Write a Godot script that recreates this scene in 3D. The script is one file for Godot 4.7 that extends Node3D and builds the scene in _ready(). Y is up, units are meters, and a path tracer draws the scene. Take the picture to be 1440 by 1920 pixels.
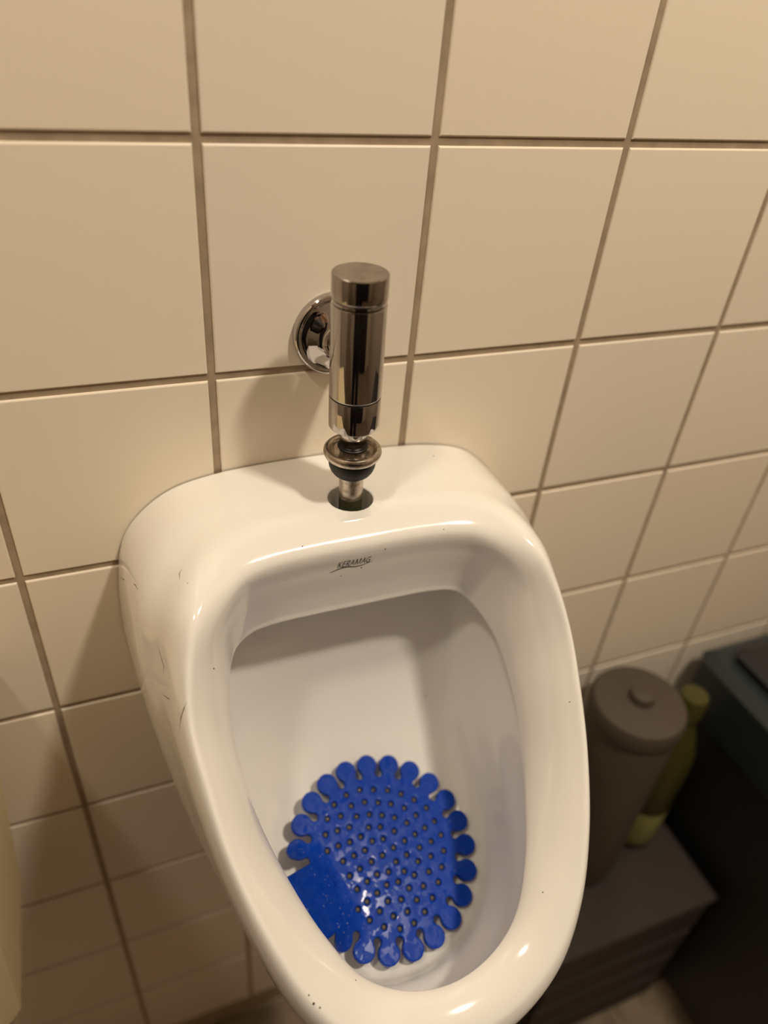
extends Node3D
# A ceramic urinal on a tiled washroom wall, chrome flush valve above, blue screen mat in the bowl.
# World: wall face at z = 0, x to the right along the wall, floor at y = 0. DY is the height of the urinal's top deck.

const DY := 1.02
const CM := 0.01
var rng := RandomNumberGenerator.new()
var M := {}

# ---------------------------------------------------------------- materials
func noise_tex(freq: float, oct: int, ramp: Array, seed_: int, size := 512, cell := false) -> NoiseTexture2D:
	var n := FastNoiseLite.new()
	n.seed = seed_
	n.frequency = freq
	n.fractal_octaves = oct
	n.noise_type = FastNoiseLite.TYPE_CELLULAR if cell else FastNoiseLite.TYPE_SIMPLEX_SMOOTH
	var t := NoiseTexture2D.new()
	t.width = size
	t.height = size
	t.seamless = true
	t.noise = n
	if ramp.size():
		var g := Gradient.new()
		var offs := PackedFloat32Array()
		var cols := PackedColorArray()
		for r in ramp:
			offs.append(r[0])
			cols.append(r[1])
		g.offsets = offs
		g.colors = cols
		t.color_ramp = g
	return t

func mat(c: Color, rough: float, metal := 0.0) -> StandardMaterial3D:
	var m := StandardMaterial3D.new()
	m.albedo_color = c
	m.roughness = rough
	m.metallic = metal
	return m

func make_materials() -> void:
	var p := mat(Color(0.93, 0.915, 0.885), 0.1)
	p.metallic_specular = 0.5
	M.porcelain = p
	for k in 4:
		var t := mat([Color(0.945, 0.895, 0.815), Color(0.95, 0.893, 0.81), Color(0.937, 0.89, 0.815), Color(0.953, 0.903, 0.82)][k], 0.32)
		M["tile%d" % k] = t
	var g := mat(Color(1, 1, 1), 0.95)
	g.albedo_texture = noise_tex(0.02, 4, [[0.0, Color(0.60, 0.53, 0.44)], [1.0, Color(0.70, 0.62, 0.52)]], 3)
	g.uv1_triplanar = true
	g.uv1_world_triplanar = true
	g.uv1_scale = Vector3(4, 4, 4)
	M.grout = g
	M.paint = mat(Color(0.68, 0.62, 0.54), 0.8)
	M.ceiling = mat(Color(0.9, 0.88, 0.83), 0.9)
	var f := mat(Color(1, 1, 1), 0.5)
	f.albedo_texture = noise_tex(0.012, 5, [[0.0, Color(0.40, 0.335, 0.265)], [0.5, Color(0.47, 0.40, 0.32)], [1.0, Color(0.54, 0.46, 0.37)]], 9)
	f.uv1_triplanar = true
	f.uv1_world_triplanar = true
	f.uv1_scale = Vector3(3, 3, 3)
	M.floor_tile = f
	M.door = mat(Color(0.10, 0.085, 0.08), 0.5)  # very dark, so that the chrome mirrors a dark strip
	M.chrome = mat(Color(0.74, 0.72, 0.71), 0.05, 1.0)
	var ds := mat(Color(1, 1, 1), 0.24, 1.0)
	ds.albedo_texture = noise_tex(0.02, 5, [[0.0, Color(0.50, 0.44, 0.37)], [0.45, Color(0.74, 0.70, 0.65)], [1.0, Color(0.82, 0.80, 0.77)]], 21)
	ds.uv1_triplanar = true
	ds.uv1_scale = Vector3(20, 20, 20)
	M.worn_chrome = ds
	var ct := mat(Color(1, 1, 1), 0.1, 1.0)
	ct.albedo_texture = noise_tex(0.01, 4, [[0.0, Color(0.56, 0.53, 0.50)], [0.55, Color(0.66, 0.63, 0.60)], [1.0, Color(0.72, 0.70, 0.67)]], 33)
	ct.uv1_triplanar = true
	ct.uv1_scale = Vector3(12, 12, 12)
	M.button = ct
	M.rubber = mat(Color(0.10, 0.098, 0.092), 0.55)
	M.black_rubber = mat(Color(0.03, 0.03, 0.03), 0.4)
	var v := mat(Color(1, 1, 1), 0.5)
	v.albedo_texture = noise_tex(0.03, 4, [[0.0, Color(0.10, 0.11, 0.07)], [0.5, Color(0.20, 0.22, 0.12)], [1.0, Color(0.36, 0.33, 0.16)]], 5)
	v.uv1_triplanar = true
	v.uv1_scale = Vector3(30, 30, 30)
	M.verdigris = v
	var b := mat(Color(1, 1, 1), 0.3)
	b.albedo_texture = noise_tex(0.006, 4, [[0.0, Color(0.03, 0.215, 0.61)], [0.5, Color(0.03, 0.22, 0.62)], [0.62, Color(0.13, 0.26, 0.62)], [0.7, Color(0.04, 0.22, 0.61)], [1.0, Color(0.035, 0.215, 0.61)]], 14, 1024)
	b.uv1_triplanar = true
	b.uv1_scale = Vector3(9, 9, 9)
	b.roughness_texture = noise_tex(0.02, 4, [[0.0, Color(0.9, 0.9, 0.9)], [0.54, Color(0.85, 0.85, 0.85)], [0.58, Color(0.2, 0.2, 0.2)], [1.0, Color(0.16, 0.16, 0.16)]], 15)
	b.roughness = 0.55
	b.metallic_specular = 0.22
	M.blue = b
	M.nub = mat(Color(0.36, 0.335, 0.29), 0.12)
	M.print = mat(Color(0.33, 0.30, 0.27), 0.5)
	M.dirt = mat(Color(0.20, 0.15, 0.10), 0.8)
	M.crack_and_crease = mat(Color(0.46, 0.40, 0.33), 0.7)
	var w := mat(Color(0.95, 0.97, 1.0, 0.12), 0.02)
	w.transparency = BaseMaterial3D.TRANSPARENCY_ALPHA
	M.water = w
	M.bin = mat(Color(0.13, 0.135, 0.14), 0.45)
	M.bag = mat(Color(0.16, 0.19, 0.20), 0.3)
	M.bottle_green = mat(Color(0.27, 0.26, 0.10), 0.35)
	M.bottle_label = mat(Color(0.55, 0.53, 0.30), 0.6)
	M.taupe = mat(Color(0.28, 0.24, 0.20), 0.6)
	M.dark_wood = mat(Color(0.19, 0.155, 0.125), 0.7)
	M.skin = mat(Color(1, 1, 1), 0.6)
	M.skin.vertex_color_use_as_albedo = true
	M.hair = mat(Color(0.12, 0.09, 0.07), 0.6)
	M.phone = mat(Color(0.05, 0.05, 0.055), 0.25)
	M.cream = mat(Color(0.90, 0.83, 0.66), 0.4)
	M.white = mat(Color(0.92, 0.92, 0.90), 0.4)
	var e := mat(Color(1, 0.95, 0.85), 0.5)
	e.emission_enabled = true
	e.emission = Color(1.0, 0.9, 0.72)
	e.emission_energy_multiplier = 6.0
	M.lamp_glow = e

# ---------------------------------------------------------------- node helpers
func thing(called: String, label: String, category: String, at := Vector3.ZERO, group := "") -> Node3D:
	var o := Node3D.new()
	o.name = called
	add_child(o, true)
	o.position = at
	o.set_meta("label", label)
	o.set_meta("category", category)
	if group != "":
		o.set_meta("group", group)
	return o

func part(called: String, mesh: Mesh, m: Material, parent: Node3D, at := Vector3.ZERO, label := "") -> MeshInstance3D:
	var o := MeshInstance3D.new()
	o.name = called
	o.mesh = mesh
	o.material_override = m
	o.cast_shadow = GeometryInstance3D.SHADOW_CASTING_SETTING_ON
	parent.add_child(o, true)
	o.position = at
	if label != "":
		o.set_meta("label", label)
	return o

func structure(called: String, mesh: Mesh, m: Material, label: String, category: String, at := Vector3.ZERO) -> MeshInstance3D:
	var o := part(called, mesh, m, self, at, label)
	o.set_meta("kind", "structure")
	o.set_meta("category", category)
	return o

# ---------------------------------------------------------------- mesh helpers
func arr_mesh(v: PackedVector3Array, n: PackedVector3Array, idx: PackedInt32Array) -> ArrayMesh:
	var a := []
	a.resize(Mesh.ARRAY_MAX)
	a[Mesh.ARRAY_VERTEX] = v
	a[Mesh.ARRAY_NORMAL] = n
	a[Mesh.ARRAY_INDEX] = idx
	var m := ArrayMesh.new()
	m.add_surface_from_arrays(Mesh.PRIMITIVE_TRIANGLES, a)
	return m

func smooth_mesh(v: PackedVector3Array, idx: PackedInt32Array) -> ArrayMesh:
	var n := PackedVector3Array()
	n.resize(v.size())
	for t in range(0, idx.size(), 3):
		var c := (v[idx[t + 2]] - v[idx[t]]).cross(v[idx[t + 1]] - v[idx[t]])
		for k in 3:
			n[idx[t + k]] += c
	for i in n.size():
		n[i] = n[i].normalized() if n[i].length_squared() > 1e-30 else Vector3.UP
	return arr_mesh(v, n, idx)

# A turned shape: profile of (radius, height) from the bottom outside upwards; corners sharper than 35 degrees stay sharp.
func lathe(prof: Array, segs := 48) -> ArrayMesh:
	var v := PackedVector3Array()
	var n := PackedVector3Array()
	var idx := PackedInt32Array()
	var dirs := []
	for i in prof.size() - 1:
		var d: Vector2 = (prof[i + 1] - prof[i])
		dirs.append(Vector2(d.y, -d.x).normalized())
	for i in prof.size() - 1:
		var na: Vector2 = dirs[i]
		var nb: Vector2 = dirs[i]
		if i > 0 and dirs[i - 1].dot(dirs[i]) > 0.8:
			na = (dirs[i - 1] + dirs[i]).normalized()
		if i < dirs.size() - 1 and dirs[i + 1].dot(dirs[i]) > 0.8:
			nb = (dirs[i + 1] + dirs[i]).normalized()
		var base := v.size()
		for s in segs + 1:
			var a := TAU * s / segs
			var cs := Vector2(cos(a), sin(a))
			v.append(Vector3(prof[i].x * cs.x, prof[i].y, prof[i].x * cs.y))
			v.append(Vector3(prof[i + 1].x * cs.x, prof[i + 1].y, prof[i + 1].x * cs.y))
			n.append(Vector3(na.x * cs.x, na.y, na.x * cs.y))
			n.append(Vector3(nb.x * cs.x, nb.y, nb.x * cs.y))
		for s in segs:
			var q := base + s * 2
			idx.append_array([q, q + 2, q + 1, q + 1, q + 2, q + 3])
	return arr_mesh(v, n, idx)

func cmv(list: Array) -> Array:
	var o := []
	for p in list:
		o.append(Vector2(p[0], p[1]) * CM)
	return o

# A rectangular block with chamfered edges, centred in x and z, from y0 to y1; the top may be wider than the foot.
func block(w: float, d: float, y0: float, y1: float, c: float, foot := 1.0, rows := 1) -> ArrayMesh:
	var levels := [[y0, foot, c], [y0 + c, foot, 0.0]]
	for k in range(1, rows):
		levels.append([lerpf(y0, y1, float(k) / rows), lerpf(foot, 1.0, float(k) / rows), 0.0])
	levels.append([y1 - c, 1.0, 0.0])
	levels.append([y1, 1.0, c])
	var st := SurfaceTool.new()
	st.begin(Mesh.PRIMITIVE_TRIANGLES)
	st.set_smooth_group(-1)
	var rings := []
	for l in levels:
		var hw: float = w / 2 * l[1] - l[2]
		var hd: float = d / 2 * l[1] - l[2]
		var k: float = c
		rings.append([Vector3(hw - k, l[0], hd), Vector3(hw, l[0], hd - k), Vector3(hw, l[0], -hd + k), Vector3(hw - k, l[0], -hd), Vector3(-hw + k, l[0], -hd), Vector3(-hw, l[0], -hd + k), Vector3(-hw, l[0], hd - k), Vector3(-hw + k, l[0], hd)])
	for r in rings.size() - 1:
		for s in 8:
			var a: Vector3 = rings[r][s]
			var b: Vector3 = rings[r][(s + 1) % 8]
			var e: Vector3 = rings[r + 1][s]
			var f: Vector3 = rings[r + 1][(s + 1) % 8]
			for p in [a, b, e, b, f, e]:
				st.add_vertex(p)
	for s in range(1, 7):
		for p in [rings[0][0], rings[0][s + 1], rings[0][s]]:
			st.add_vertex(p)
		for p in [rings[-1][0], rings[-1][s], rings[-1][s + 1]]:
			st.add_vertex(p)
	st.generate_normals()
	return st.commit()

func box(s: Vector3) -> BoxMesh:
	var b := BoxMesh.new()
	b.size = s
	return b

func tube(path: Array, r: float, segs := 6) -> ArrayMesh:
	var v := PackedVector3Array()
	var idx := PackedInt32Array()
	for i in path.size():
		var t: Vector3 = (path[mini(i + 1, path.size() - 1)] - path[maxi(i - 1, 0)]).normalized()
		var a := t.cross(Vector3(0.31, 0.9, 0.2)).normalized()
		var b := t.cross(a)
		var rr := r * (0.15 if i == 0 or i == path.size() - 1 else 1.0)
		for s in segs:
			var an := TAU * s / segs
			v.append(path[i] + (a * cos(an) + b * sin(an)) * rr)
	for i in path.size() - 1:
		for s in segs:
			var q := i * segs + s
			var q2 := i * segs + (s + 1) % segs
			idx.append_array([q, q2, q + segs, q2, q2 + segs, q + segs])
	return smooth_mesh(v, idx)

# centripetal Catmull-Rom
func cr(p0: Vector3, p1: Vector3, p2: Vector3, p3: Vector3, u: float) -> Vector3:
	var t0 := 0.0
	var t1 := t0 + sqrt(maxf(p0.distance_to(p1), 1e-5))
	var t2 := t1 + sqrt(maxf(p1.distance_to(p2), 1e-5))
	var t3 := t2 + sqrt(maxf(p2.distance_to(p3), 1e-5))
	var t := lerpf(t1, t2, u)
	var a1 := p0.lerp(p1, (t - t0) / (t1 - t0))
	var a2 := p1.lerp(p2, (t - t1) / (t2 - t1))
	var a3 := p2.lerp(p3, (t - t2) / (t3 - t2))
	var b1 := a1.lerp(a2, (t - t0) / (t2 - t0))
	var b2 := a2.lerp(a3, (t - t1) / (t3 - t1))
	return b1.lerp(b2, (t - t1) / (t2 - t1))

func open_curve(ctrl: Array, per: Array) -> Array:
	var out := []
	for i in ctrl.size() - 1:
		var a: Vector3 = ctrl[i - 1] if i > 0 else ctrl[0] * 2.0 - ctrl[1]
		var d: Vector3 = ctrl[i + 2] if i + 2 < ctrl.size() else ctrl[i + 1] * 2.0 - ctrl[i]
		var nn: int = per[i]
		for k in nn:
			out.append(cr(a, ctrl[i], ctrl[i + 1], d, float(k) / nn))
	out.append(ctrl[-1])
	return out

# ---------------------------------------------------------------- the urinal
const AROUND := 8                       # columns per control point
var grid := []                          # rows of the urinal's surface, metres, deck at y = 0

func ring(half: Array) -> Array:        # half contour in cm (top centre to bottom centre, x >= 0) -> closed control ring
	var full := []
	for p in half:
		full.append(Vector3(p[0], p[1], p[2]) * CM)
	for i in range(half.size() - 2, 0, -1):
		full.append(Vector3(-half[i][0], half[i][1], half[i][2]) * CM)
	return full

func closed_curve(c: Array) -> Array:
	var out := []
	var n := c.size()
	for i in n:
		for k in AROUND:
			out.append(cr(c[(i - 1 + n) % n], c[i], c[(i + 1) % n], c[(i + 2) % n], float(k) / AROUND))
	return out

func urinal_rings() -> Array:
	var a0 := [[0, 0, .4], [5, -.1, .4], [8.8, -.42, .4], [12, -1.25, .4], [14.3, -2.9, .4], [15.8, -5, .4], [16.6, -8.5, .4], [16.9, -13.5, .4], [16.6, -19, .4], [15.6, -26, .4], [14.0, -33, .4], [12, -41, .4], [9, -47, .4], [5, -50.5, .4], [0, -51.5, .4]]
	var b2 := [[0, -.1, 3.5], [4.8, -.15, 3.6], [8.4, -.35, 3.8], [11.6, -1.0, 4.5], [14, -2.5, 6], [15.5, -4.8, 7.5], [16.1, -8, 8.6], [16.1, -12.5, 10], [15.4, -17.5, 12], [14.2, -23, 14.5], [12.5, -28, 17], [10.6, -32.5, 19], [8.0, -36.2, 20.3], [4.3, -38.8, 21], [0, -39.5, 21.3]]
	var b1 := [[0, -.28, 6.9], [4.5, -.3, 7.0], [7.7, -.36, 7.3], [10, -.6, 8.1], [11.9, -1.2, 10], [13.3, -2.6, 12.2], [14.1, -4.8, 13.8], [14.5, -7.8, 16.2], [14.2, -10.6, 19.2], [13.4, -14.1, 22.9], [12.0, -17.6, 26.8], [10.1, -20.8, 30.0], [7.6, -23.4, 32.3], [4.0, -25.2, 33.7], [0, -25.8, 34.1]]
	var c := [[0, -.9, 8.3], [4.5, -.9, 8.35], [7.5, -.95, 8.7], [9.6, -1.1, 9.5], [11.2, -1.5, 11.2], [12.5, -2.5, 13.1], [13.3, -4.3, 14.7], [13.8, -7, 17], [13.5, -9.7, 19.8], [12.8, -13, 23.3], [11.4, -16.4, 27], [9.6, -19.5, 30], [7.2, -22, 32.1], [3.8, -23.7, 33.4], [0, -24.2, 33.8]]
	var e := [[0, -8.4, 8.8], [3.6, -8.4, 8.8], [6.3, -8.45, 8.85], [8.2, -8.75, 9.0], [9.4, -9.5, 9.4], [10.1, -10.2, 10.5], [10.6, -11, 12.3], [10.9, -12.5, 14.3], [10.7, -14.2, 17], [10.2, -16.3, 19.6], [9.2, -18.2, 22.6], [7.7, -20.1, 26], [5.7, -22, 28.7], [3.1, -23, 30.1], [0, -23.4, 30.6]]
	var f2 := [[0, -6, 4.4], [4.5, -6, 4.4], [8, -6.5, 4.5], [10.3, -8, 4.9], [11.2, -9.8, 6], [11.6, -11.2, 8], [11.8, -12.8, 10.5], [11.9, -14.8, 13.3], [11.7, -16.8, 16.5], [11.2, -19, 19.6], [10.2, -21, 22.8], [8.6, -23, 26.2], [6.4, -24.7, 28.9], [3.5, -25.7, 30.3], [0, -26, 30.8]]
	var g1 := [[0, -14, 4.9], [4.2, -14, 4.9], [7.6, -14.3, 5], [9.7, -15, 5.5], [10.7, -16, 6.6], [11.1, -17.3, 8.5], [11.2, -18.8, 10.8], [11.2, -20.3, 13.3], [11.0, -21.8, 16.3], [10.5, -23.5, 19.5], [9.6, -25.2, 22.6], [8, -26.8, 25.6], [5.9, -28, 27.9], [3.1, -28.7, 29.1], [0, -28.9, 29.5]]
	var g2 := [[0, -21.5, 6.6], [3.9, -21.5, 6.6], [6.9, -21.7, 6.8], [8.9, -22.2, 7.5], [9.9, -23, 8.8], [10.3, -23.8, 10.4], [10.5, -24.7, 12.2], [10.6, -25.6, 14.2], [10.5, -26.6, 16.5], [10.1, -27.6, 18.9], [9.2, -28.6, 21.4], [7.7, -29.5, 23.8], [5.6, -30.2, 25.8], [2.9, -30.6, 27], [0, -30.7, 27.4]]
	var g3 := [[0, -27.0, 10.1], [3.2, -27.0, 10.1], [5.6, -27.1, 10.4], [7.0, -27.4, 11.1], [7.9, -27.8, 12.2], [8.6, -28.3, 13.4], [9.0, -28.8, 14.7], [9.2, -29.3, 16.2], [9.1, -29.9, 17.9], [8.7, -30.5, 19.7], [7.9, -31.15, 21.6], [6.5, -31.7, 23.4], [4.7, -32.2, 24.8], [2.5, -32.45, 25.6], [0, -32.5, 25.9]]
	var rc := ring(c)
	var re := ring(e)
	var rb1 := ring(b1)
	var rb2 := ring(b2)
	var n := rc.size()
	var a := ring(a0)
	for i in n:
		a[i].z = 0.0012
	var b15 := []
	for i in n:
		var h := i if i <= 14 else 28 - i
		var push := smoothstep(8.0, 13.0, float(h)) * 0.026
		b15.append(rb1[i].lerp(rb2[i], 0.5) + Vector3(0, -0.5, 0.86) * push)
	var d := [[], [], [], []]
	var f1 := []
	var edge := []
	var rf2 := ring(f2)
	for i in n:
		var h := i if i <= 14 else 28 - i
		var tang: Vector3 = (rc[(i + 1) % n] - rc[(i - 1 + n) % n]).normalized()
		var nn: Vector3 = (re[i] - rc[i]).cross(tang).normalized()
		if nn.y + nn.z < 0:
			nn = -nn
		var side := smoothstep(3.0, 6.5, float(h))
		var ts := [0.13, 0.4, 0.72, 0.92]
		var at_top := [0.011, 0.008, 0.003, 0.0006]
		var at_side := [0.003, 0.0055, 0.0052, 0.0026]
		for k in 4:
			d[k].append(rc[i].lerp(re[i], ts[k]) + nn * lerpf(at_top[k], at_side[k], side))
		var inward: Vector3 = (rf2[i] - re[i]).normalized()
		edge.append(re[i] + inward * 0.0022 - nn * 0.0006)
		f1.append(re[i].lerp(rf2[i], 0.35) - nn * 0.002)
	var rg3 := ring(g3)
	var g4 := []
	var g5 := []
	var mid := Vector3(0, -31.4, 18.6) * CM
	for i in n:
		g4.append(rg3[i].lerp(mid, 0.35) + Vector3(0, -0.0045, 0))
		g5.append(rg3[i].lerp(mid, 0.8) + Vector3(0, -0.0028, 0))
	return [a, ring(a0), rb2, b15, rb1, rc, d[0], d[1], d[2], d[3], re, edge, f1, rf2, ring(g1), ring(g2), rg3, g4, g5]

const HOLE := Vector3(0.001, 0.0, 0.0590)
const HOLE_R := 0.0166

func make_urinal() -> void:
	var u := thing("urinal", "white ceramic urinal with open oval bowl hung on the tiled wall", "urinal", Vector3(0, DY, 0))
	var rings := urinal_rings()
	var curves := []
	for r in rings:
		curves.append(closed_curve(r))
	var per := [2, 10, 8, 8, 8, 6, 8, 10, 8, 6, 4, 5, 8, 12, 12, 10, 8, 5]
	var cols: int = curves[0].size()
	var columns := []
	for c in cols:
		var line := []
		for r in curves:
			line.append(r[c])
		columns.append(open_curve(line, per))
	var rows: int = columns[0].size()
	grid = columns
	var v := PackedVector3Array()
	for c in cols:
		for r in rows:
			v.append(columns[c][r])
	var idx := PackedInt32Array()
	# quads near the supply hole are left out; their edge is stitched to the circle of the hole
	var edges := {}
	for c in cols:
		var c2 := (c + 1) % cols
		for r in rows - 1:
			var q := [c * rows + r, c2 * rows + r, c2 * rows + r + 1, c * rows + r + 1]
			var cut := false
			for k in q:
				var p: Vector3 = v[k]
				if p.y > -0.02 and Vector2(p.x - HOLE.x, p.z - HOLE.z).length() < HOLE_R + 0.002:
					cut = true
			if cut:
				for k in 4:
					var a: int = q[k]
					var b: int = q[(k + 1) % 4]
					if edges.has(Vector2i(b, a)):
						edges.erase(Vector2i(b, a))
					else:
						edges[Vector2i(a, b)] = true
			else:
				idx.append_array([q[0], q[1], q[3], q[1], q[2], q[3]])
	# close the middle of the bowl floor
	var mid := Vector3.ZERO
	for c in cols:
		mid += v[c * rows + rows - 1] / cols
	var mi := v.size()
	v.append(mid)
	for c in cols:
		idx.append_array([c * rows + rows - 1, ((c + 1) % cols) * rows + rows - 1, mi])
	# stitch the hole: for each edge of the gap two points on the circle, then the wall of the hole
	var made := {}
	for e in edges:
		for k in [e.x, e.y]:
			if not made.has(k):
				var d2 := Vector2(v[k].x - HOLE.x, v[k].z - HOLE.z).normalized()
				var y: float = -0.0012
				made[k] = v.size()
				v.append(Vector3(HOLE.x + d2.x * (HOLE_R + 0.0008), y, HOLE.z + d2.y * (HOLE_R + 0.0008)))
				v.append(Vector3(HOLE.x + d2.x * HOLE_R, y - 0.001, HOLE.z + d2.y * HOLE_R))
				v.append(Vector3(HOLE.x + d2.x * HOLE_R, y - 0.0014, HOLE.z + d2.y * HOLE_R))
				v.append(Vector3(HOLE.x + d2.x * HOLE_R * 0.98, y - 0.035, HOLE.z + d2.y * HOLE_R * 0.98))
		var a: int = e.x
		var b: int = e.y
		var ca: int = made[a]
		var cb: int = made[b]
		idx.append_array([a, b, ca, b, cb, ca])
		for k in 3:
			idx.append_array([ca + k, cb + k, ca + k + 1, cb + k, cb + k + 1, ca + k + 1])
	var body := part("body", smooth_mesh(v, idx), M.porcelain, u)
	part("supply_chamber", lathe(cmv([[1.62, -3.4], [1.62, -6.0], [1.4, -6.6], [0, -6.8]]), 32), M.porcelain, u, Vector3(HOLE.x, 0, HOLE.z))
	# printed maker's mark on the upright band under the deck
	var prof := []
	for r in rows:
		var p: Vector3 = columns[0][r]
		if r >= 34 and r <= 76:
			prof.append(Vector2(p.y, p.z))
	make_logo(body, prof)
	# specks, hairline cracks in the glaze, and a dark line along the shoulder crease
	var sph := SphereMesh.new()
	sph.radius = 0.5
	sph.height = 1.0
	sph.radial_segments = 8
	sph.rings = 4
	for s in SPECKS:
		var p: Vector3 = columns[s[0]][s[1]]
		var o := part("dirt_speck", sph, M.dirt, body, p)
		o.scale = Vector3.ONE * s[2] * 0.001
	for h in HAIRS:
		var path := []
		for q in h[1]:
			var ci := int(q.x) % cols
			var cf: float = q.x - floorf(q.x)
			var p: Vector3 = columns[ci][int(q.y)].lerp(columns[(ci + 1) % cols][int(q.y)], cf)
			path.append(p)
		part("crack_and_crease_line", tube(path, h[0]), M.crack_and_crease, body)

const SPECKS := [[216, 39, 0.9], [178, 49, 1.2], [0, 51, 1.0], [221, 53, 0.8], [190, 27, 0.7], [16, 7, 1.0], [3, 45, 1.0], [13, 41, 0.8], [66, 42, 0.9], [130, 62, 0.9], [90, 55, 0.9], [22, 117, 1.1], [136, 37, 1.6], [137, 38, 1.1], [135, 38, 1.2]]
var HAIRS := [
	[0.00035, [Vector2(176, 2), Vector2(180, 6), Vector2(185, 10), Vector2(185, 13)]],  # crease of the left shoulder, drawn as a dark line
	[0.0003, [Vector2(178, 21), Vector2(175, 24), Vector2(172, 23)]],
	[0.00035, [Vector2(171, 22), Vector2(171, 25), Vector2(171, 28)]],
	[0.0004, [Vector2(171, 35), Vector2(170, 33), Vector2(169, 31), Vector2(167, 28)]],
	[0.0003, [Vector2(192, 23), Vector2(191, 23), Vector2(190, 24)]],
]

func make_logo(body: Node3D, prof: Array) -> void:
	# arc length down the band
	var lens := [0.0]
	for i in range(1, prof.size()):
		lens.append(lens[-1] + prof[i].distance_to(prof[i - 1]))
	var at_s := func(s: float) -> Array:
		for i in range(1, prof.size()):
			if lens[i] >= s:
				var t: float = (s - lens[i - 1]) / maxf(lens[i] - lens[i - 1], 1e-7)
				var p: Vector2 = prof[i - 1].lerp(prof[i], t)
				var d: Vector2 = (prof[i] - prof[i - 1]).normalized()
				return [p, Vector2(d.y, -d.x) if d.x < 0 else Vector2(-d.y, d.x)]
		return [prof[-1], Vector2(0, 1)]
	# find the arc length where the band is 2.75 cm below the deck
	var s0 := 0.0
	for i in prof.size():
		if prof[i].x < -0.0305:
			s0 = lens[i]
			break
	var font := SystemFont.new()
	font.font_names = PackedStringArray(["Droid Sans"])
	font.font_italic = true
	var tm := TextMesh.new()
	tm.text = "KERAMAG"
	tm.font = font
	tm.font_size = 32
	tm.pixel_size = 0.001
	tm.depth = 0.0
	tm.curve_step = 0.5
	var arrs := tm.get_mesh_arrays()
	var tv: PackedVector3Array = arrs[Mesh.ARRAY_VERTEX]
	var ti: PackedInt32Array = arrs[Mesh.ARRAY_INDEX]
	var lo := Vector3(9, 9, 9)
	var hi := -lo
	for p in tv:
		lo = lo.min(p)
		hi = hi.max(p)
	var w := 0.0245
	var sc := w / (hi.x - lo.x)
	var place := func(x: float, y: float) -> Vector3:
		var q: Array = at_s.call(s0 - y)
		var p: Vector2 = q[0] + q[1] * 0.00018
		return Vector3(-0.0062 + x, p.x, p.y)
	var out := PackedVector3Array()
	for p in tv:
		var yy := (p.y - (lo.y + hi.y) / 2) * sc * 1.45
		out.append(place.call((p.x - (lo.x + hi.x) / 2) * sc + yy * 0.2, yy))
	part("brand_lettering", smooth_mesh(out, ti), M.print, body, Vector3.ZERO, "small grey brand lettering")
	# the swoosh under the word
	var pts := []
	var n := 30
	for i in n + 1:
		var t := float(i) / n
		var x := lerpf(-0.0185, 0.0145, t)
		var y: float = open_curve([Vector3(0, -0.0070, 0), Vector3(0.36, -0.0038, 0), Vector3(0.6, -0.0054, 0), Vector3(0.8, -0.0046, 0), Vector3(1, -0.0022, 0)], [11, 7, 6, 6])[i].y
		x = lerpf(-0.0185, 0.0145, open_curve([Vector3(0, -0.0070, 0), Vector3(0.36, -0.0038, 0), Vector3(0.6, -0.0054, 0), Vector3(0.8, -0.0046, 0), Vector3(1, -0.0022, 0)], [11, 7, 6, 6])[i].x)
		pts.append(Vector3(x, y, 0.00015 + 0.0009 * pow(sin(PI * pow(t, 0.8)), 0.8)))
	var sv := PackedVector3Array()
	var si := PackedInt32Array()
	for p in pts:
		sv.append(place.call(p.x, p.y + p.z / 2))
		sv.append(place.call(p.x, p.y - p.z / 2))
	for i in n:
		si.append_array([i * 2, i * 2 + 2, i * 2 + 1, i * 2 + 2, i * 2 + 3, i * 2 + 1])
	part("brand_swoosh", smooth_mesh(sv, si), M.print, body, Vector3.ZERO, "thin grey swoosh under the lettering")

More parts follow.
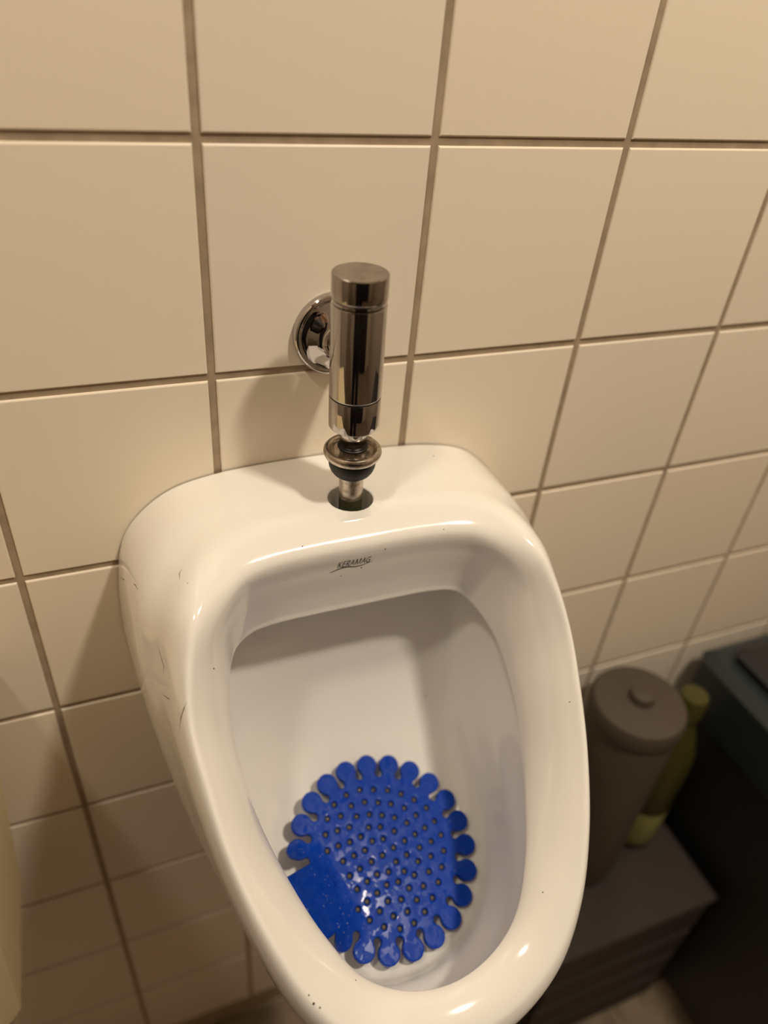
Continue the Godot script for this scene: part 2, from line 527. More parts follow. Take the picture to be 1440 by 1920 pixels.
# ---------------------------------------------------------------- the blue mat
const MAT_HOLES := [[-5.8, 54.3], [6.4, 51.5], [18.6, 47.7], [29.7, 41.7], [39.7, 34.1], [48.4, 24.8], [-18.6, 53.0], [-31.2, 48.1], [-40.0, 38.4], [-44.8, 26.7], [-46.7, 14.1], [-16.9, 43.3], [-4.5, 43.4], [7.2, 40.1], [18.0, 36.0], [28.8, 29.8], [37.1, 21.3], [51.8, 12.3], [41.4, 9.5], [53.6, 0.1], [-28.2, 37.7], [-14.8, 33.8], [-3.4, 32.6], [7.3, 29.1], [17.6, 24.4], [26.9, 17.5], [31.1, 6.8], [43.2, -2.4], [51.6, -12.4], [-34.1, 27.1], [-23.5, 27.0], [-7.0, 22.6], [3.0, 20.5], [13.8, 14.0], [20.3, 4.2], [31.5, -4.2], [38.7, -13.5], [45.3, -24.0], [-36.6, 15.5], [-26.3, 15.7], [-15.9, 17.3], [-7.3, 11.4], [2.6, 10.6], [9.1, 1.6], [18.7, -6.8], [26.6, -14.3], [33.1, -24.3], [38.3, -34.1], [-36.0, 3.0], [-25.8, 4.7], [-15.6, 6.2], [-2.1, -1.6], [7.8, -9.3], [12.4, -18.3], [19.9, -23.3], [24.6, -33.4], [29.3, -43.8], [-33.6, -9.0], [-23.8, -6.4], [-12.8, -3.7], [-0.9, -15.0], [4.8, -24.4], [12.3, -31.5], [15.7, -41.6], [19.4, -51.7], [-30.4, -20.3], [-20.5, -16.9], [-11.0, -14.2], [-5.5, -24.0], [3.0, -37.6], [5.3, -47.4], [7.9, -56.8], [-25.0, -31.1], [-15.1, -27.4], [-8.1, -35.6], [-7.1, -47.3], [-4.7, -57.3], [-33.9, -34.4], [-17.1, -40.7], [-27.0, -44.5], [-17.0, -52.4]]
const MAT_C := Vector3(0.00527, -0.28700, 0.18098)
const MAT_N := Vector3(0.04704, 0.94090, 0.33541)
const MAT_E1 := Vector3(0.99875, -0.04994, 0.00000)
const MAT_E2 := Vector3(0.01675, 0.33500, -0.94207)
const TAB_ANGLE := 3.44
const TAB_HALF := 0.0262
const TAB_END := 0.106
const MAT_THICK := 0.0052
const LOBE_R := 0.07371

func mat_sdf(p: Vector2) -> float:
	var d := p.length() - 0.0652
	var ang := atan2(p.y, p.x)
	# lobes: the first stands at 2.8527 rad, then 19 more in steps of 0.27524
	var k := roundf(fposmod(2.8527 - ang, TAU) / 0.27524)
	var slot := 1.0
	if k > 19.5 and fposmod(2.8527 - ang, TAU) > TAU - 0.2:
		k = 0.0
	for j in [k - 1.0, k, k + 1.0]:
		if j < 0.0 or j > 19.0:
			continue
		var a: float = 2.8527 - 0.27524 * j
		var ax := Vector2(cos(a), sin(a))
		d = minf(d, p.distance_to(ax * LOBE_R) - 0.0088)
		d = minf(d, maxf(absf(p.dot(Vector2(-ax.y, ax.x))) - 0.0066, absf(p.dot(ax) - 0.0665) - 0.008))
	for j in [k - 1.0, k]:
		if j < 0.0 or j > 18.0:
			continue
		var a: float = 2.8527 - 0.27524 * (j + 0.5)
		slot = minf(slot, p.distance_to(Vector2(cos(a), sin(a)) * 0.0660) - 0.0034)
	for s in [-1.0, 1.0]:               # the notch between tab and first lobes
		var a2: float = (2.8527 + 0.19) if s > 0 else (2.8527 - 0.27524 * 19.0 - 0.19)
		slot = minf(slot, p.distance_to(Vector2(cos(a2), sin(a2)) * 0.0685) - 0.0026)
	d = maxf(d, -slot)
	var t := Vector2(cos(TAB_ANGLE), sin(TAB_ANGLE))
	var s1 := p.dot(t)
	var l := absf(p.dot(Vector2(-t.y, t.x)))
	var q := Vector2(absf(s1 - 0.078) - (TAB_END - 0.078) + 0.002, l - TAB_HALF + 0.002)
	var tab := Vector2(maxf(q.x, 0), maxf(q.y, 0)).length() + minf(maxf(q.x, q.y), 0.0) - 0.002
	d = minf(d, tab)
	for h in near_holes(p):
		d = maxf(d, 0.0024 - p.distance_to(h))
	return d

var hole_cells := {}
func near_holes(p: Vector2) -> Array:
	return hole_cells.get(Vector2i(roundi(p.x / 0.006), roundi(p.y / 0.006)), [])

func mat_lift(p: Vector2) -> float:
	var t := Vector2(cos(TAB_ANGLE), sin(TAB_ANGLE))
	var s := p.dot(t)
	var l := absf(p.dot(Vector2(-t.y, t.x)))
	var x := s - 0.040
	var h := 0.0
	if x > 0:
		h = 1.15 * (x * x / 0.036 if x < 0.018 else x - 0.009)
	return h * (1.0 - smoothstep(0.022, 0.046, l)) + 0.0015 * pow(p.length() / 0.08, 4.0) * (1.0 if p.length() < 0.09 else 0.0) * 0.0

func mat_point(p: Vector2, h: float) -> Vector3:
	return MAT_C + MAT_E1 * p.x + MAT_E2 * p.y + MAT_N * (h - MAT_THICK + mat_lift(p))

func make_mat() -> void:
	var root := thing("urinal_mat", "bright blue perforated urinal mat with scalloped edge lying in the bowl", "mat", Vector3(0, DY, 0) + MAT_C)
	for h in MAT_HOLES:
		var p := Vector2(h[0], h[1]) * 0.001
		var cc := Vector2i(roundi(p.x / 0.006), roundi(p.y / 0.006))
		for i in range(-1, 2):
			for j in range(-1, 2):
				var key := cc + Vector2i(i, j)
				if not hole_cells.has(key):
					hole_cells[key] = []
				hole_cells[key].append(p)
	# marching squares over the flat outline
	var step := 0.00075
	var x0 := -0.116
	var y0 := -0.088
	var nx := int(0.204 / step)
	var ny := int(0.176 / step)
	var val := PackedFloat32Array()
	val.resize((nx + 1) * (ny + 1))
	for j in ny + 1:
		for i in nx + 1:
			val[j * (nx + 1) + i] = mat_sdf(Vector2(x0 + i * step, y0 + j * step))
	var v := PackedVector3Array()
	var n := PackedVector3Array()
	var idx := PackedInt32Array()
	var cache := {}
	var top := func(key: int, p: Vector2) -> int:
		if cache.has(key):
			return cache[key]
		var i := v.size()
		var d := minf(mat_sdf(p), 0.0)
		var bev := 0.0007
		var e := clampf(1.0 + d / bev, 0.0, 1.0)
		var h := MAT_THICK - bev * (1.0 - sqrt(maxf(1.0 - e * e, 0.0)))
		v.append(mat_point(p, h) - MAT_C)
		v.append(mat_point(p, 0.0) - MAT_C)
		cache[key] = i
		return i
	for j in ny:
		for i in nx:
			var ks := [j * (nx + 1) + i, j * (nx + 1) + i + 1, (j + 1) * (nx + 1) + i + 1, (j + 1) * (nx + 1) + i]
			var ps := [Vector2(x0 + i * step, y0 + j * step), Vector2(x0 + (i + 1) * step, y0 + j * step), Vector2(x0 + (i + 1) * step, y0 + (j + 1) * step), Vector2(x0 + i * step, y0 + (j + 1) * step)]
			var inside := 0
			for k in 4:
				if val[ks[k]] < 0:
					inside += 1
			if inside == 0:
				continue
			var poly := []
			var rim := []
			for k in 4:
				var a: int = ks[k]
				var b: int = ks[(k + 1) % 4]
				if val[a] < 0:
					poly.append(top.call(a, ps[k]))
				if (val[a] < 0) != (val[b] < 0):
					var t := val[a] / (val[a] - val[b])
					var ek := 1000000 + mini(a, b) * 2 + (0 if absi(a - b) == 1 else 1)
					var vi: int = top.call(ek, ps[k].lerp(ps[(k + 1) % 4], t))
					poly.append(vi)
					rim.append([vi, val[a] < 0])
			for k in range(1, poly.size() - 1):
				idx.append_array([poly[0], poly[k + 1], poly[k]])
				idx.append_array([poly[0] + 1, poly[k] + 1, poly[k + 1] + 1])
			if rim.size() == 2:
				var a: int = rim[0][0] if rim[0][1] else rim[1][0]
				var b: int = rim[1][0] if rim[0][1] else rim[0][0]
				idx.append_array([a, b, a + 1, b, b + 1, a + 1])
	part("sheet", smooth_mesh(v, idx), M.blue, root)
	# dark grey nubs sitting in the holes
	var nub := lathe(cmv([[0.225, -0.5], [0.225, 0.02], [0.19, 0.10], [0.15, 0.17], [0.08, 0.215], [0.0, 0.225]]), 14)
	rng.seed = 77
	var frame := Basis(MAT_E1, MAT_N, -MAT_E2).orthonormalized()
	for h in MAT_HOLES:
		var p := Vector2(h[0], h[1]) * 0.001
		var o := part("nub", nub, M.nub, root, mat_point(p, 0.0016 + rng.randf() * 0.0012) - MAT_C)
		o.basis = frame * Basis.from_euler(Vector3(rng.randf_range(-.15, .15), 0, rng.randf_range(-.15, .15)))
	# raised letters along the fold
	var tm := TextMesh.new()
	var font := SystemFont.new()
	font.font_names = PackedStringArray(["Droid Sans"])
	font.font_weight = 700
	tm.font = font
	tm.text = "NOM"
	tm.font_size = 32
	tm.pixel_size = 0.0002
	tm.depth = 0.0012
	var arrs := tm.get_mesh_arrays()
	var tv: PackedVector3Array = arrs[Mesh.ARRAY_VERTEX]
	var out := PackedVector3Array()
	var t2 := Vector2(cos(TAB_ANGLE), sin(TAB_ANGLE))
	var lat := Vector2(-t2.y, t2.x)
	for p3 in tv:
		var q := t2 * (0.0475 + p3.y) - lat * (p3.x + 0.008) * 1.0
		out.append(mat_point(q, MAT_THICK + p3.z + 0.0005) - MAT_C)
	part("raised_lettering", smooth_mesh(out, arrs[Mesh.ARRAY_INDEX]), M.blue, root)
	# water drops left on the mat
	var drops := SurfaceTool.new()
	drops.begin(Mesh.PRIMITIVE_TRIANGLES)
	var sp := SphereMesh.new()
	sp.radius = 1.0
	sp.height = 2.0
	sp.radial_segments = 10
	sp.rings = 5
	rng.seed = 5
	var made := 0
	while made < 150:
		var c := Vector2(-0.03, -0.02) + Vector2(rng.randfn(), rng.randfn()) * 0.028
		if rng.randf() < 0.3:
			c = Vector2(rng.randf_range(-0.1, 0.07), rng.randf_range(-0.06, 0.07))
		if mat_sdf(c) > -0.0015:
			continue
		made += 1
		var r := rng.randf_range(0.0003, 0.0009)
		drops.append_from(sp, 0, Transform3D(frame * Basis.from_scale(Vector3(r, r * 0.55, r)), mat_point(c, MAT_THICK) - MAT_C))
	var dm := part("water_drops", drops.commit(), M.water, root)
	dm.set_meta("kind", "stuff")

# ---------------------------------------------------------------- the flush valve
func make_valve() -> void:
	var t := thing("flush_valve", "chrome push-button flush valve with round wall rosette above the urinal", "flush valve", Vector3(0.001, DY, 0.059))
	var tilt := Basis.from_euler(Vector3(0.006, 0, 0.0205))
	var stick := Node3D.new()
	stick.name = "valve_column"
	t.add_child(stick)
	stick.basis = tilt
	part("push_button", lathe(cmv([[0, 15.0], [1.70, 15.0], [1.745, 15.05], [1.76, 15.12], [1.76, 16.42], [1.745, 16.5], [1.69, 16.545], [0, 16.56]]), 72), M.button, stick, Vector3.ZERO, "flat smudged metal cap")
	part("button_collar", lathe(cmv([[1.52, 14.6], [1.52, 14.72], [1.66, 14.72], [1.7, 14.75], [1.7, 14.9], [1.66, 14.93], [1.5, 14.93], [1.5, 15.02]]), 72), M.chrome, stick)
	part("valve_body", lathe(cmv([[1.5, 8.42], [1.70, 8.42], [1.74, 8.46], [1.75, 8.52], [1.75, 14.58], [1.735, 14.64], [1.69, 14.67], [1.4, 14.67]]), 72), M.chrome, stick)
	part("seam_ring", lathe(cmv([[1.69, 8.28], [1.69, 8.46]]), 72), M.black_rubber, stick)
	part("lower_sleeve", lathe(cmv([[0.9, 6.1], [1.66, 6.06], [1.70, 6.07], [1.73, 6.1], [1.74, 6.16], [1.74, 8.26], [1.72, 8.32], [1.6, 8.33]]), 72), M.chrome, stick)
	part("outlet_pipe", lathe(cmv([[0.93, 4.46], [0.95, 4.49], [0.95, 6.2]]), 48), M.chrome, stick)
	part("o_ring", lathe(cmv([[0.9, 4.3], [1.02, 4.3], [1.08, 4.35], [1.08, 4.42], [1.02, 4.48], [0.9, 4.48]]), 48), M.black_rubber, stick)
	part("inner_sleeve", lathe(cmv([[0.80, 3.3], [0.88, 3.4], [0.98, 4.32]]), 48), M.worn_chrome, stick)
	part("sliding_rosette", lathe(cmv([[1.25, 3.3], [1.62, 3.42], [1.85, 3.55], [1.99, 3.72], [2.05, 3.92], [2.01, 4.12], [1.88, 4.25], [1.72, 4.25], [1.60, 4.13], [1.53, 3.92], [1.42, 3.68], [1.22, 3.53], [0.86, 3.47]]), 72), M.worn_chrome, stick, Vector3(0, 0.0, 0), "dull worn metal ring around the pipe")
	part("rubber_seal", lathe(cmv([[0.8, 2.0], [0.95, 2.0], [1.15, 2.08], [1.36, 2.25], [1.53, 2.5], [1.64, 2.8], [1.68, 3.1], [1.66, 3.34], [1.3, 3.42]]), 64), M.rubber, stick, Vector3.ZERO, "black rubber cone seal")
	part("flush_pipe", lathe(cmv([[0.84, 0.05], [0.87, 0.09], [0.87, 2.1]]), 48), M.worn_chrome, stick)
	part("pipe_end", lathe(cmv([[0.82, -3.3], [0.86, -0.2], [0.83, 0.08]]), 48), M.verdigris, stick, Vector3.ZERO, "green tarnished pipe end in the hole")
	# wall rosette and connector, turned towards the room
	var away := Basis.from_euler(Vector3(PI / 2, 0, 0))
	var w := Vector3(0.002, 0.101, -0.059)
	var r := part("wall_rosette", lathe(cmv([[3.0, 0.02], [3.02, 0.2], [3.0, 0.42], [2.92, 0.58], [2.80, 0.66], [2.68, 0.66], [2.58, 0.6], [2.5, 0.6], [2.05, 0.88], [1.6, 1.16], [1.28, 1.34], [1.18, 1.36], [1.1, 1.3]]), 96), M.chrome, t, w, "round chrome cover plate on the wall")
	r.basis = away
	var c := part("connector", lathe(cmv([[1.06, 0.2], [1.06, 4.9]]), 48), M.chrome, t, w)
	c.basis = away
	var c2 := part("connector_collar", lathe(cmv([[1.05, 1.28], [1.24, 1.34], [1.3, 1.42], [1.3, 1.62], [1.24, 1.7], [1.05, 1.74]]), 48), M.chrome, t, w)
	c2.basis = away

# ---------------------------------------------------------------- the room
const X0 := -1.034
const X1 := 1.216
const ZF := 2.2
const CEIL := 2.52

func make_tile(s: float, h: float, c: float) -> ArrayMesh:
	# a square tile facing +z, s wide, h thick, with a rounded edge c
	var st := SurfaceTool.new()
	st.begin(Mesh.PRIMITIVE_TRIANGLES)
	st.set_smooth_group(-1)
	var lv := [[s / 2, -h], [s / 2, -c], [s / 2 - c * 0.35, -c * 0.35], [s / 2 - c, 0.0]]
	var cs := [Vector2(1, 1), Vector2(-1, 1), Vector2(-1, -1), Vector2(1, -1)]
	for k in 3:
		for q in 4:
			var a: Vector2 = cs[q]
			var b: Vector2 = cs[(q + 1) % 4]
			var p := [Vector3(a.x * lv[k][0], a.y * lv[k][0], lv[k][1]), Vector3(b.x * lv[k][0], b.y * lv[k][0], lv[k][1]), Vector3(b.x * lv[k + 1][0], b.y * lv[k + 1][0], lv[k + 1][1]), Vector3(a.x * lv[k + 1][0], a.y * lv[k + 1][0], lv[k + 1][1])]
			for i in [0, 2, 1, 0, 3, 2]:
				st.add_vertex(p[i])
	var r: float = lv[3][0]
	for p in [Vector3(r, r, 0), Vector3(-r, -r, 0), Vector3(-r, r, 0), Vector3(r, r, 0), Vector3(r, -r, 0), Vector3(-r, -r, 0)]:
		st.add_vertex(p)
	st.generate_normals()
	return st.commit()

func make_room() -> void:
	rng.seed = 11
	var wx := (X0 + X1) / 2
	var wall := structure("wall_back", box(Vector3(X1 - X0, CEIL, 0.1)), M.grout, "cream square tiled wall with brown grout lines behind the urinal", "wall", Vector3(wx, CEIL / 2, -0.0516))
	var tile := make_tile(0.1445, 0.004, 0.0011)
	for row in range(-9, 9):
		for col in range(-7, 9):
			var cx := -0.084 + (col + 0.5) * 0.15
			var cy := DY + 0.225 + (row + 0.5) * 0.15
			if cx < X0 or cx > X1 or cy < 0.05 or cy > CEIL - 0.05:
				continue
			var o := part("tile", tile, M["tile%d" % rng.randi_range(0, 3)], wall, Vector3(cx - wx, cy - CEIL / 2, 0.0516))
			o.rotation = Vector3(rng.randf_range(-0.0015, 0.0015), rng.randf_range(-0.0015, 0.0015), 0)
	structure("wall_left", box(Vector3(0.1, CEIL, ZF + 0.1)), M.paint, "plain cream side wall", "wall", Vector3(X0 - 0.05, CEIL / 2, ZF / 2))
	structure("wall_right", box(Vector3(0.1, CEIL, ZF + 0.1)), M.paint, "plain cream wall beyond the dark bin", "wall", Vector3(X1 + 0.05, CEIL / 2, ZF / 2))
	structure("wall_front", box(Vector3(X1 - X0 + 0.2, CEIL, 0.1)), M.paint, "plain cream wall with the added dark door", "wall", Vector3(wx, CEIL / 2, ZF + 0.05))
	structure("ceiling", box(Vector3(X1 - X0 + 0.2, 0.1, ZF + 0.2)), M.ceiling, "off-white ceiling with two round lamps", "ceiling", Vector3(wx, CEIL + 0.05, ZF / 2))
	var fl := structure("floor", box(Vector3(X1 - X0 + 0.2, 0.1, ZF + 0.2)), M.grout, "brown tiled washroom floor", "floor", Vector3(wx, -0.055, ZF / 2))
	var ft := make_tile(0.295, 0.006, 0.0015)
	for i in 8:
		for j in 8:
			var o := part("floor_tile", ft, M.floor_tile, fl, Vector3(X0 + 0.15 + i * 0.3 - wx, 0.055, 0.15 + j * 0.3 - ZF / 2))
			o.rotation.x = -PI / 2
	var door := structure("door_1", box(Vector3(0.92, 2.05, 0.04)), M.door, "added dark brown door opposite the urinal for a dark reflection in the chrome", "door", Vector3(0.10, 1.035, ZF - 0.022))  # unseen door, added to give the chrome its dark reflection
	var hd := part("door_handle", lathe(cmv([[0, 0], [1.0, 0], [1.0, 0.8], [0.8, 1.2], [0.8, 9], [0.6, 9.4], [0, 9.5]]), 20), M.chrome, door, Vector3(0.38, 0.0, -0.02))
	hd.basis = Basis.from_euler(Vector3(-PI / 2, 0, 0))

func ceiling_lamp(at: Vector3, energy: float, label: String) -> void:
	var t := thing("ceiling_lamp", label, "lamp", at, "round ceiling lamps")
	part("housing", lathe(cmv([[6.6, -2.4], [7.6, -2.5], [8.2, -2.2], [8.4, -1.6], [8.4, 0]]), 48), M.white, t)
	part("lamp_diffuser", lathe(cmv([[0, -2.35], [6.7, -2.35]]), 48), M.lamp_glow, t)
	var l := SpotLight3D.new()
	l.name = "lamp_light"
	l.light_color = Color(1.0, 0.95, 0.875)
	l.light_energy = energy
	l.light_size = 0.07
	l.spot_angle = 84
	l.spot_angle_attenuation = 0.3
	l.spot_range = 8
	l.spot_attenuation = 2
	l.shadow_enabled = true
	t.add_child(l)
	l.position = Vector3(0, -0.03, 0)
	l.rotation_degrees.x = -90

# ---------------------------------------------------------------- things beside the urinal
func make_side_things() -> void:
	var b := thing("waste_bin", "tall dark grey waste bin with teal-black liner folded over its rim", "bin", Vector3(0.738, 0, 0.215))
	part("body", block(0.40, 0.38, 0.0, 0.62, 0.02, 0.86, 3), M.bin, b)
	part("liner", block(0.425, 0.405, 0.535, 0.645, 0.012, 0.985), M.bag, b, Vector3.ZERO, "dark liner folded over the rim")
	part("lid", block(0.37, 0.35, 0.645, 0.665, 0.008), M.bin, b)
	var k := thing("crate", "dark brown wooden crate with slatted sides beside the bin", "crate", Vector3(0.40, 0, 0.105))
	part("floor_board", block(0.26, 0.18, 0.0, 0.012, 0.002), M.dark_wood, k)
	part("lid_board", block(0.27, 0.19, 0.318, 0.33, 0.002), M.dark_wood, k)
	for sx in [-1, 1]:
		for sz in [-1, 1]:
			part("post", block(0.02, 0.02, 0.012, 0.318, 0.002), M.dark_wood, k, Vector3(sx * 0.115, 0, sz * 0.075))
		for n in 4:
			part("slat", block(0.008, 0.17, 0.02 + n * 0.076, 0.085 + n * 0.076, 0.0015), M.dark_wood, k, Vector3(sx * 0.1295, 0, 0))
	for sz in [-1, 1]:
		for n in 4:
			part("slat", block(0.25, 0.008, 0.02 + n * 0.076, 0.085 + n * 0.076, 0.0015), M.dark_wood, k, Vector3(0, 0, sz * 0.0895))
	var g := thing("cleaning_bottle", "olive green cleaning bottle with pale yellow-green label on the crate", "bottle", Vector3(0.475, 0.33, 0.07))
	part("body", lathe(cmv([[0, 0], [3.2, 0], [3.5, .4], [3.5, 17], [3.3, 20], [2.4, 23.5], [1.5, 25.5], [1.4, 27.5]]), 32), M.bottle_green, g)
	part("label", lathe(cmv([[3.52, 1.5], [3.55, 1.6], [3.55, 8.5], [3.52, 8.6]]), 32), M.bottle_label, g, Vector3.ZERO, "pale yellow-green wrap label")
	part("cap", lathe(cmv([[1.5, 27], [1.8, 27], [1.8, 30], [1.6, 30.5], [0, 30.5]]), 24), M.bottle_green, g)
	var c := thing("canister", "taupe lidded canister standing on the crate", "canister", Vector3(0.375, 0.33, 0.075))
	part("pot", lathe(cmv([[0, 0], [5.0, 0], [5.4, .5], [5.4, 31], [5.2, 31.4]]), 36), M.taupe, c)
	part("lid", lathe(cmv([[5.3, 31.2], [5.6, 31.3], [5.65, 33], [5.3, 33.6], [1.5, 34], [1.3, 35], [0, 35.2]]), 36), M.taupe, c)
	var s := thing("added_cream_bin", "made-up cream tapering bin in place of a bright strip of wall", "bin", Vector3(-0.378, 0.60, 0.095))  # made-up bin standing in for a bright strip of wall
	part("body", block(0.2, 0.18, 0.0, 0.26, 0.015, 0.8, 2), M.cream, s)
	part("lid", block(0.21, 0.188, 0.262, 0.285, 0.008), M.cream, s)

# ---------------------------------------------------------------- the person taking the photograph, mirrored in the chrome
func capsule_field(bones: Array, p: Vector3, blend: float) -> Vector2:
	var d := 1.0
	var best := 1.0
	var tone := 0.0
	for b in bones:
		var a: Vector3 = b[0]
		var ab: Vector3 = b[2] - a
		var h := clampf((p - a).dot(ab) / maxf(ab.length_squared(), 1e-9), 0.0, 1.0)
		var e: float = (p - a - ab * h).length() - lerpf(b[1], b[3], h)
		if e < best:
			best = e
			tone = b[4]
		var k := clampf(0.5 + 0.5 * (d - e) / blend, 0.0, 1.0)
		d = lerpf(d, e, k) - blend * k * (1.0 - k)
	return Vector2(d, tone)

func surface_nets(st: SurfaceTool, bones: Array, cell: float, blend: float, tones: Array) -> void:
	var val := {}
	var margin := 1.8 * cell + blend * 0.5
	for b in bones:
		var r: float = maxf(b[1], b[3]) + margin
		var lo: Vector3 = (b[0] as Vector3).min(b[2]) - Vector3.ONE * r
		var hi: Vector3 = (b[0] as Vector3).max(b[2]) + Vector3.ONE * r
		var i0 := Vector3i((lo / cell).floor())
		var i1 := Vector3i((hi / cell).ceil())
		for x in range(i0.x, i1.x + 1):
			for y in range(i0.y, i1.y + 1):
				for z in range(i0.z, i1.z + 1):
					var key := Vector3i(x, y, z)
					if not val.has(key):
						val[key] = capsule_field(bones, Vector3(key) * cell, blend)
	var vert := {}
	var pos := PackedVector3Array()
	var tone := PackedFloat32Array()
	var corner := [Vector3i(0, 0, 0), Vector3i(1, 0, 0), Vector3i(0, 1, 0), Vector3i(1, 1, 0), Vector3i(0, 0, 1), Vector3i(1, 0, 1), Vector3i(0, 1, 1), Vector3i(1, 1, 1)]
	var lines := [[0, 1], [2, 3], [4, 5], [6, 7], [0, 2], [1, 3], [4, 6], [5, 7], [0, 4], [1, 5], [2, 6], [3, 7]]
	for key in val:
		var vs := []
		var full := true
		var ins := 0
		for c in corner:
			if not val.has(key + c):
				full = false
				break
			vs.append(val[key + c].x)
			if vs[-1] < 0:
				ins += 1
		if not full or ins == 0 or ins == 8:
			continue
		var sum := Vector3.ZERO
		var n := 0
		for l in lines:
			if (vs[l[0]] < 0) != (vs[l[1]] < 0):
				sum += Vector3(corner[l[0]]).lerp(Vector3(corner[l[1]]), vs[l[0]] / (vs[l[0]] - vs[l[1]]))
				n += 1
		vert[key] = pos.size()
		pos.append((Vector3(key) + sum / n) * cell)
		tone.append(val[key].y)
	var axes := [[Vector3i(1, 0, 0), Vector3i(0, 1, 0), Vector3i(0, 0, 1)], [Vector3i(0, 1, 0), Vector3i(0, 0, 1), Vector3i(1, 0, 0)], [Vector3i(0, 0, 1), Vector3i(1, 0, 0), Vector3i(0, 1, 0)]]
	var nor := PackedVector3Array()
	nor.resize(pos.size())
	var tris := PackedInt32Array()
	for key in vert:
		for ax in axes:
			var a: float = val[key].x
			var other: Vector3i = key + ax[0]
			if not val.has(other):
				continue
			var b: float = val[other].x
			if (a < 0) == (b < 0):
				continue
			var q := [key, key - ax[1], key - ax[1] - ax[2], key - ax[2]]
			if not (vert.has(q[1]) and vert.has(q[2]) and vert.has(q[3])):
				continue
			var ids := [vert[q[0]], vert[q[1]], vert[q[2]], vert[q[3]]]
			if a < 0:
				ids.reverse()
			for t in [[0, 1, 2], [0, 2, 3]]:
				var c2 := (pos[ids[t[2]]] - pos[ids[t[0]]]).cross(pos[ids[t[1]]] - pos[ids[t[0]]])
				for k in t:
					tris.append(ids[k])
					nor[ids[k]] += c2
	for i in tris:
		st.set_color(tones[int(tone[i])])
		st.set_normal(nor[i].normalized())
		st.add_vertex(pos[i])

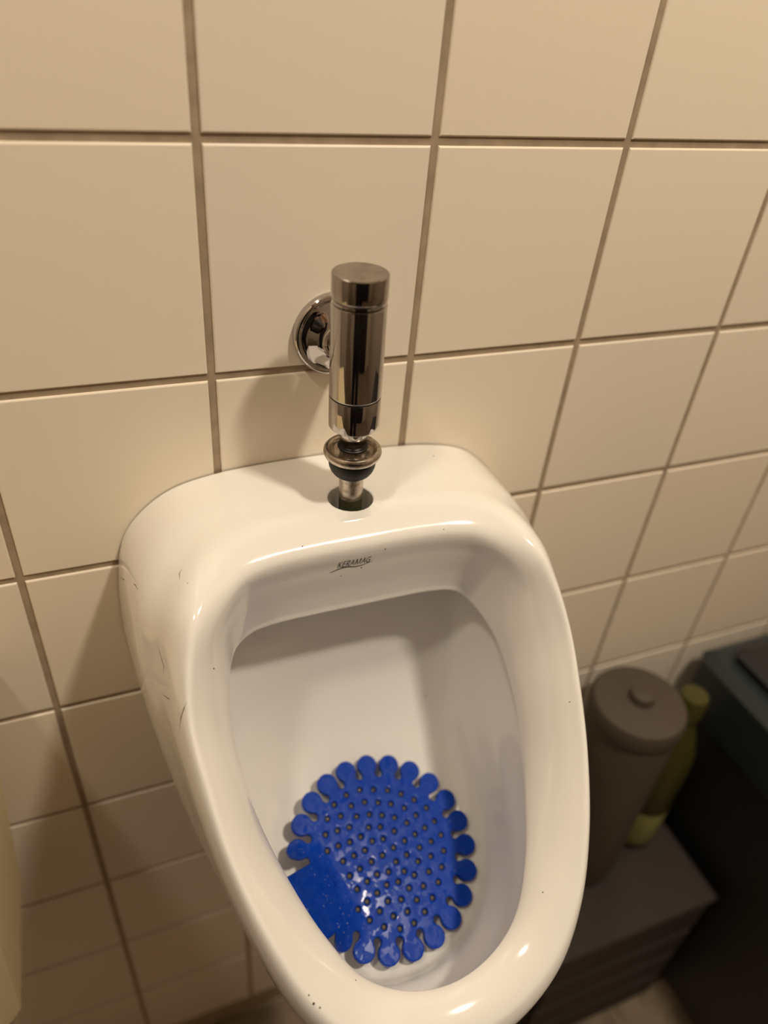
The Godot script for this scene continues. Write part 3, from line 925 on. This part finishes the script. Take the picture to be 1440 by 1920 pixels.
func make_person(view: Transform3D) -> void:
	var base := Vector3(-0.30, 0, 0.78)
	var turn := Basis(Vector3(0.908, 0, 0.419), Vector3.UP, Vector3(-0.419, 0, 0.908))   # faces the urinal along -z of its own frame
	var root := thing("person", "person in dark shirt and trousers holding a phone before the urinal", "person", base)
	root.basis = turn
	# joints in the person's own frame: x right, y up, -z forward
	var dark := 0.0
	var skin := 1.0
	var trousers := 2.0
	var shoe := 3.0
	var to_local := root.transform.affine_inverse()
	var grip: Vector3 = to_local * (view.origin + view.basis.z * 0.036 - view.basis.y * 0.075)
	var pr: Vector3 = (to_local.basis * view.basis.x).normalized()
	var pu: Vector3 = (to_local.basis * view.basis.y).normalized()
	var pb: Vector3 = (to_local.basis * view.basis.z).normalized()
	var body := []
	var hands := []
	for s in [-1.0, 1.0]:
		body.append([Vector3(0.11 * s, 0.045, 0.04), 0.042, Vector3(0.13 * s, 0.035, -0.15), 0.035, shoe])
		body.append([Vector3(0.11 * s, 0.09, 0.02), 0.05, Vector3(0.105 * s, 0.49, -0.02), 0.068, trousers])
		body.append([Vector3(0.105 * s, 0.49, -0.02), 0.07, Vector3(0.09 * s, 0.90, 0.0), 0.095, trousers])
		body.append([Vector3(0.06 * s, 1.30, 0.01), 0.125, Vector3(0.175 * s, 1.40, 0.01), 0.075, dark])
		var elbow := Vector3(0.28 * s, 1.12, -0.04)
		var palm: Vector3 = grip + pr * 0.062 * s - pu * 0.01 + pb * 0.012
		var wrist: Vector3 = palm - pu * 0.055 + pb * 0.03 + pr * 0.015 * s
		body.append([Vector3(0.195 * s, 1.39, 0.01), 0.072, elbow, 0.058, dark])
		body.append([elbow, 0.058, wrist, 0.036, dark])
		hands.append([wrist, 0.024, palm - pu * 0.015, 0.024, skin])
		hands.append([palm - pu * 0.02, 0.022, palm + pu * 0.028, 0.019, skin])
		var reach := [0.030, 0.036, 0.034, 0.026]
		for f in 4:
			var root_f: Vector3 = palm + pu * (0.034 - 0.021 * f) - pb * 0.004 - pr * 0.004 * s
			var knuckle: Vector3 = root_f - pb * 0.026 + pr * 0.004 * s
			var tip: Vector3 = knuckle - pr * reach[f] * s - pb * 0.008
			hands.append([root_f, 0.010, knuckle, 0.0092, skin])
			hands.append([knuckle, 0.0092, tip, 0.0075, skin])
		var tb: Vector3 = palm - pu * 0.012 + pb * 0.012 - pr * 0.008 * s
		var tk: Vector3 = tb + pu * 0.03 - pr * 0.016 * s + pb * 0.004
		hands.append([tb, 0.012, tk, 0.0105, skin])
		hands.append([tk, 0.0105, tk + pu * 0.026 - pr * 0.008 * s - pb * 0.002, 0.0085, skin])
	body.append([Vector3(-0.04, 0.94, 0.0), 0.135, Vector3(0.04, 0.94, 0.0), 0.135, trousers])
	body.append([Vector3(-0.045, 1.06, 0.0), 0.135, Vector3(-0.05, 1.30, 0.01), 0.14, dark])
	body.append([Vector3(0.045, 1.06, 0.0), 0.135, Vector3(0.05, 1.30, 0.01), 0.14, dark])
	body.append([Vector3(0, 1.42, 0.0), 0.07, Vector3(0, 1.52, -0.03), 0.056, skin])
	var head := [
		[Vector3(0, 1.635, -0.05), 0.083, Vector3(0, 1.65, -0.075), 0.078, skin],
		[Vector3(0, 1.59, -0.085), 0.062, Vector3(0, 1.545, -0.115), 0.04, skin],
		[Vector3(0, 1.5, -0.03), 0.054, Vector3(0, 1.58, -0.05), 0.06, skin],
		[Vector3(0, 1.635, -0.15), 0.008, Vector3(0, 1.597, -0.172), 0.013, skin],
		[Vector3(-0.082, 1.63, -0.055), 0.012, Vector3(-0.086, 1.595, -0.06), 0.009, skin],
		[Vector3(0.082, 1.63, -0.055), 0.012, Vector3(0.086, 1.595, -0.06), 0.009, skin],
		[Vector3(-0.018, 1.566, -0.152), 0.006, Vector3(0.018, 1.566, -0.152), 0.006, 4.0]]
	var tones := [Color(0.006, 0.006, 0.007), Color(0.50, 0.31, 0.21), Color(0.010, 0.010, 0.013), Color(0.02, 0.018, 0.016), Color(0.42, 0.17, 0.14)]
	var st := SurfaceTool.new()
	st.begin(Mesh.PRIMITIVE_TRIANGLES)
	surface_nets(st, body, 0.017, 0.05, tones)
	surface_nets(st, head, 0.0075, 0.02, tones)
	surface_nets(st, hands, 0.0045, 0.006, tones)
	part("body", st.commit(), M.skin, root)
	var hair := SurfaceTool.new()
	hair.begin(Mesh.PRIMITIVE_TRIANGLES)
	surface_nets(hair, [[Vector3(0, 1.672, -0.012), 0.085, Vector3(0, 1.70, -0.06), 0.068, 0.0], [Vector3(0, 1.60, 0.005), 0.058, Vector3(0, 1.67, -0.01), 0.08, 0.0]], 0.009, 0.02, [Color(1, 1, 1)])
	part("hair", hair.commit(), M.hair, root)
	for s in [-1.0, 1.0]:
		part("eye", lathe(cmv([[0, -0.9], [0.8, -0.5], [1.0, 0], [0.8, 0.5], [0, 0.9]]), 12), M.phone, root, Vector3(0.031 * s, 1.638, -0.139))
	var ph := thing("smartphone", "black smartphone held in both hands of the standing person", "phone", view.origin + view.basis.z * 0.034 - view.basis.y * 0.055)
	ph.basis = view.basis
	var slab := part("case", block(0.072, 0.009, -0.074, 0.074, 0.003), M.phone, ph)
	part("camera_lens", lathe(cmv([[0.5, -0.1], [0.8, -0.1], [0.8, 0.0], [0.6, 0.05], [0, 0.05]]), 20), M.phone, slab, Vector3(0.0, 0.05, -0.005)).rotation.x = -PI / 2

# ---------------------------------------------------------------- build
func _ready() -> void:
	# camera
	var cam := Camera3D.new()
	cam.name = "camera"
	add_child(cam)
	cam.position = Vector3(-0.15952, DY + 0.31514, 0.46805)
	cam.rotation_order = EULER_ORDER_YXZ
	cam.rotation = Vector3(-0.64012, -0.43202, 0.10134)
	cam.fov = 69.42
	var at := CameraAttributesPhysical.new()
	at.frustum_focal_length = 17.325
	at.frustum_focus_distance = 0.505
	at.frustum_near = 0.02
	at.frustum_far = 20.0
	at.exposure_aperture = 1.85
	cam.attributes = at
	cam.current = true
	# environment: a closed room, lit by its lamps alone
	var we := WorldEnvironment.new()
	we.name = "world"
	var env := Environment.new()
	env.background_mode = Environment.BG_COLOR
	env.background_color = Color(0, 0, 0)
	env.tonemap_mode = Environment.TONE_MAPPER_LINEAR
	env.tonemap_exposure = 1.0
	env.sdfgi_enabled = true
	env.ssao_enabled = true
	env.ssil_enabled = true
	we.environment = env
	add_child(we)
	make_materials()
	# the two ceiling lamps, one to each side of the urinal
	ceiling_lamp(Vector3(0.47, CEIL, 0.72), 2.68, "round white ceiling lamp on the side of the dark bin")
	ceiling_lamp(Vector3(-0.62, CEIL, 0.46), 0.98, "round white ceiling lamp on the side of the added cream bin")
	make_room()
	make_urinal()
	make_valve()
	make_mat()
	make_side_things()
	make_person(cam.transform)
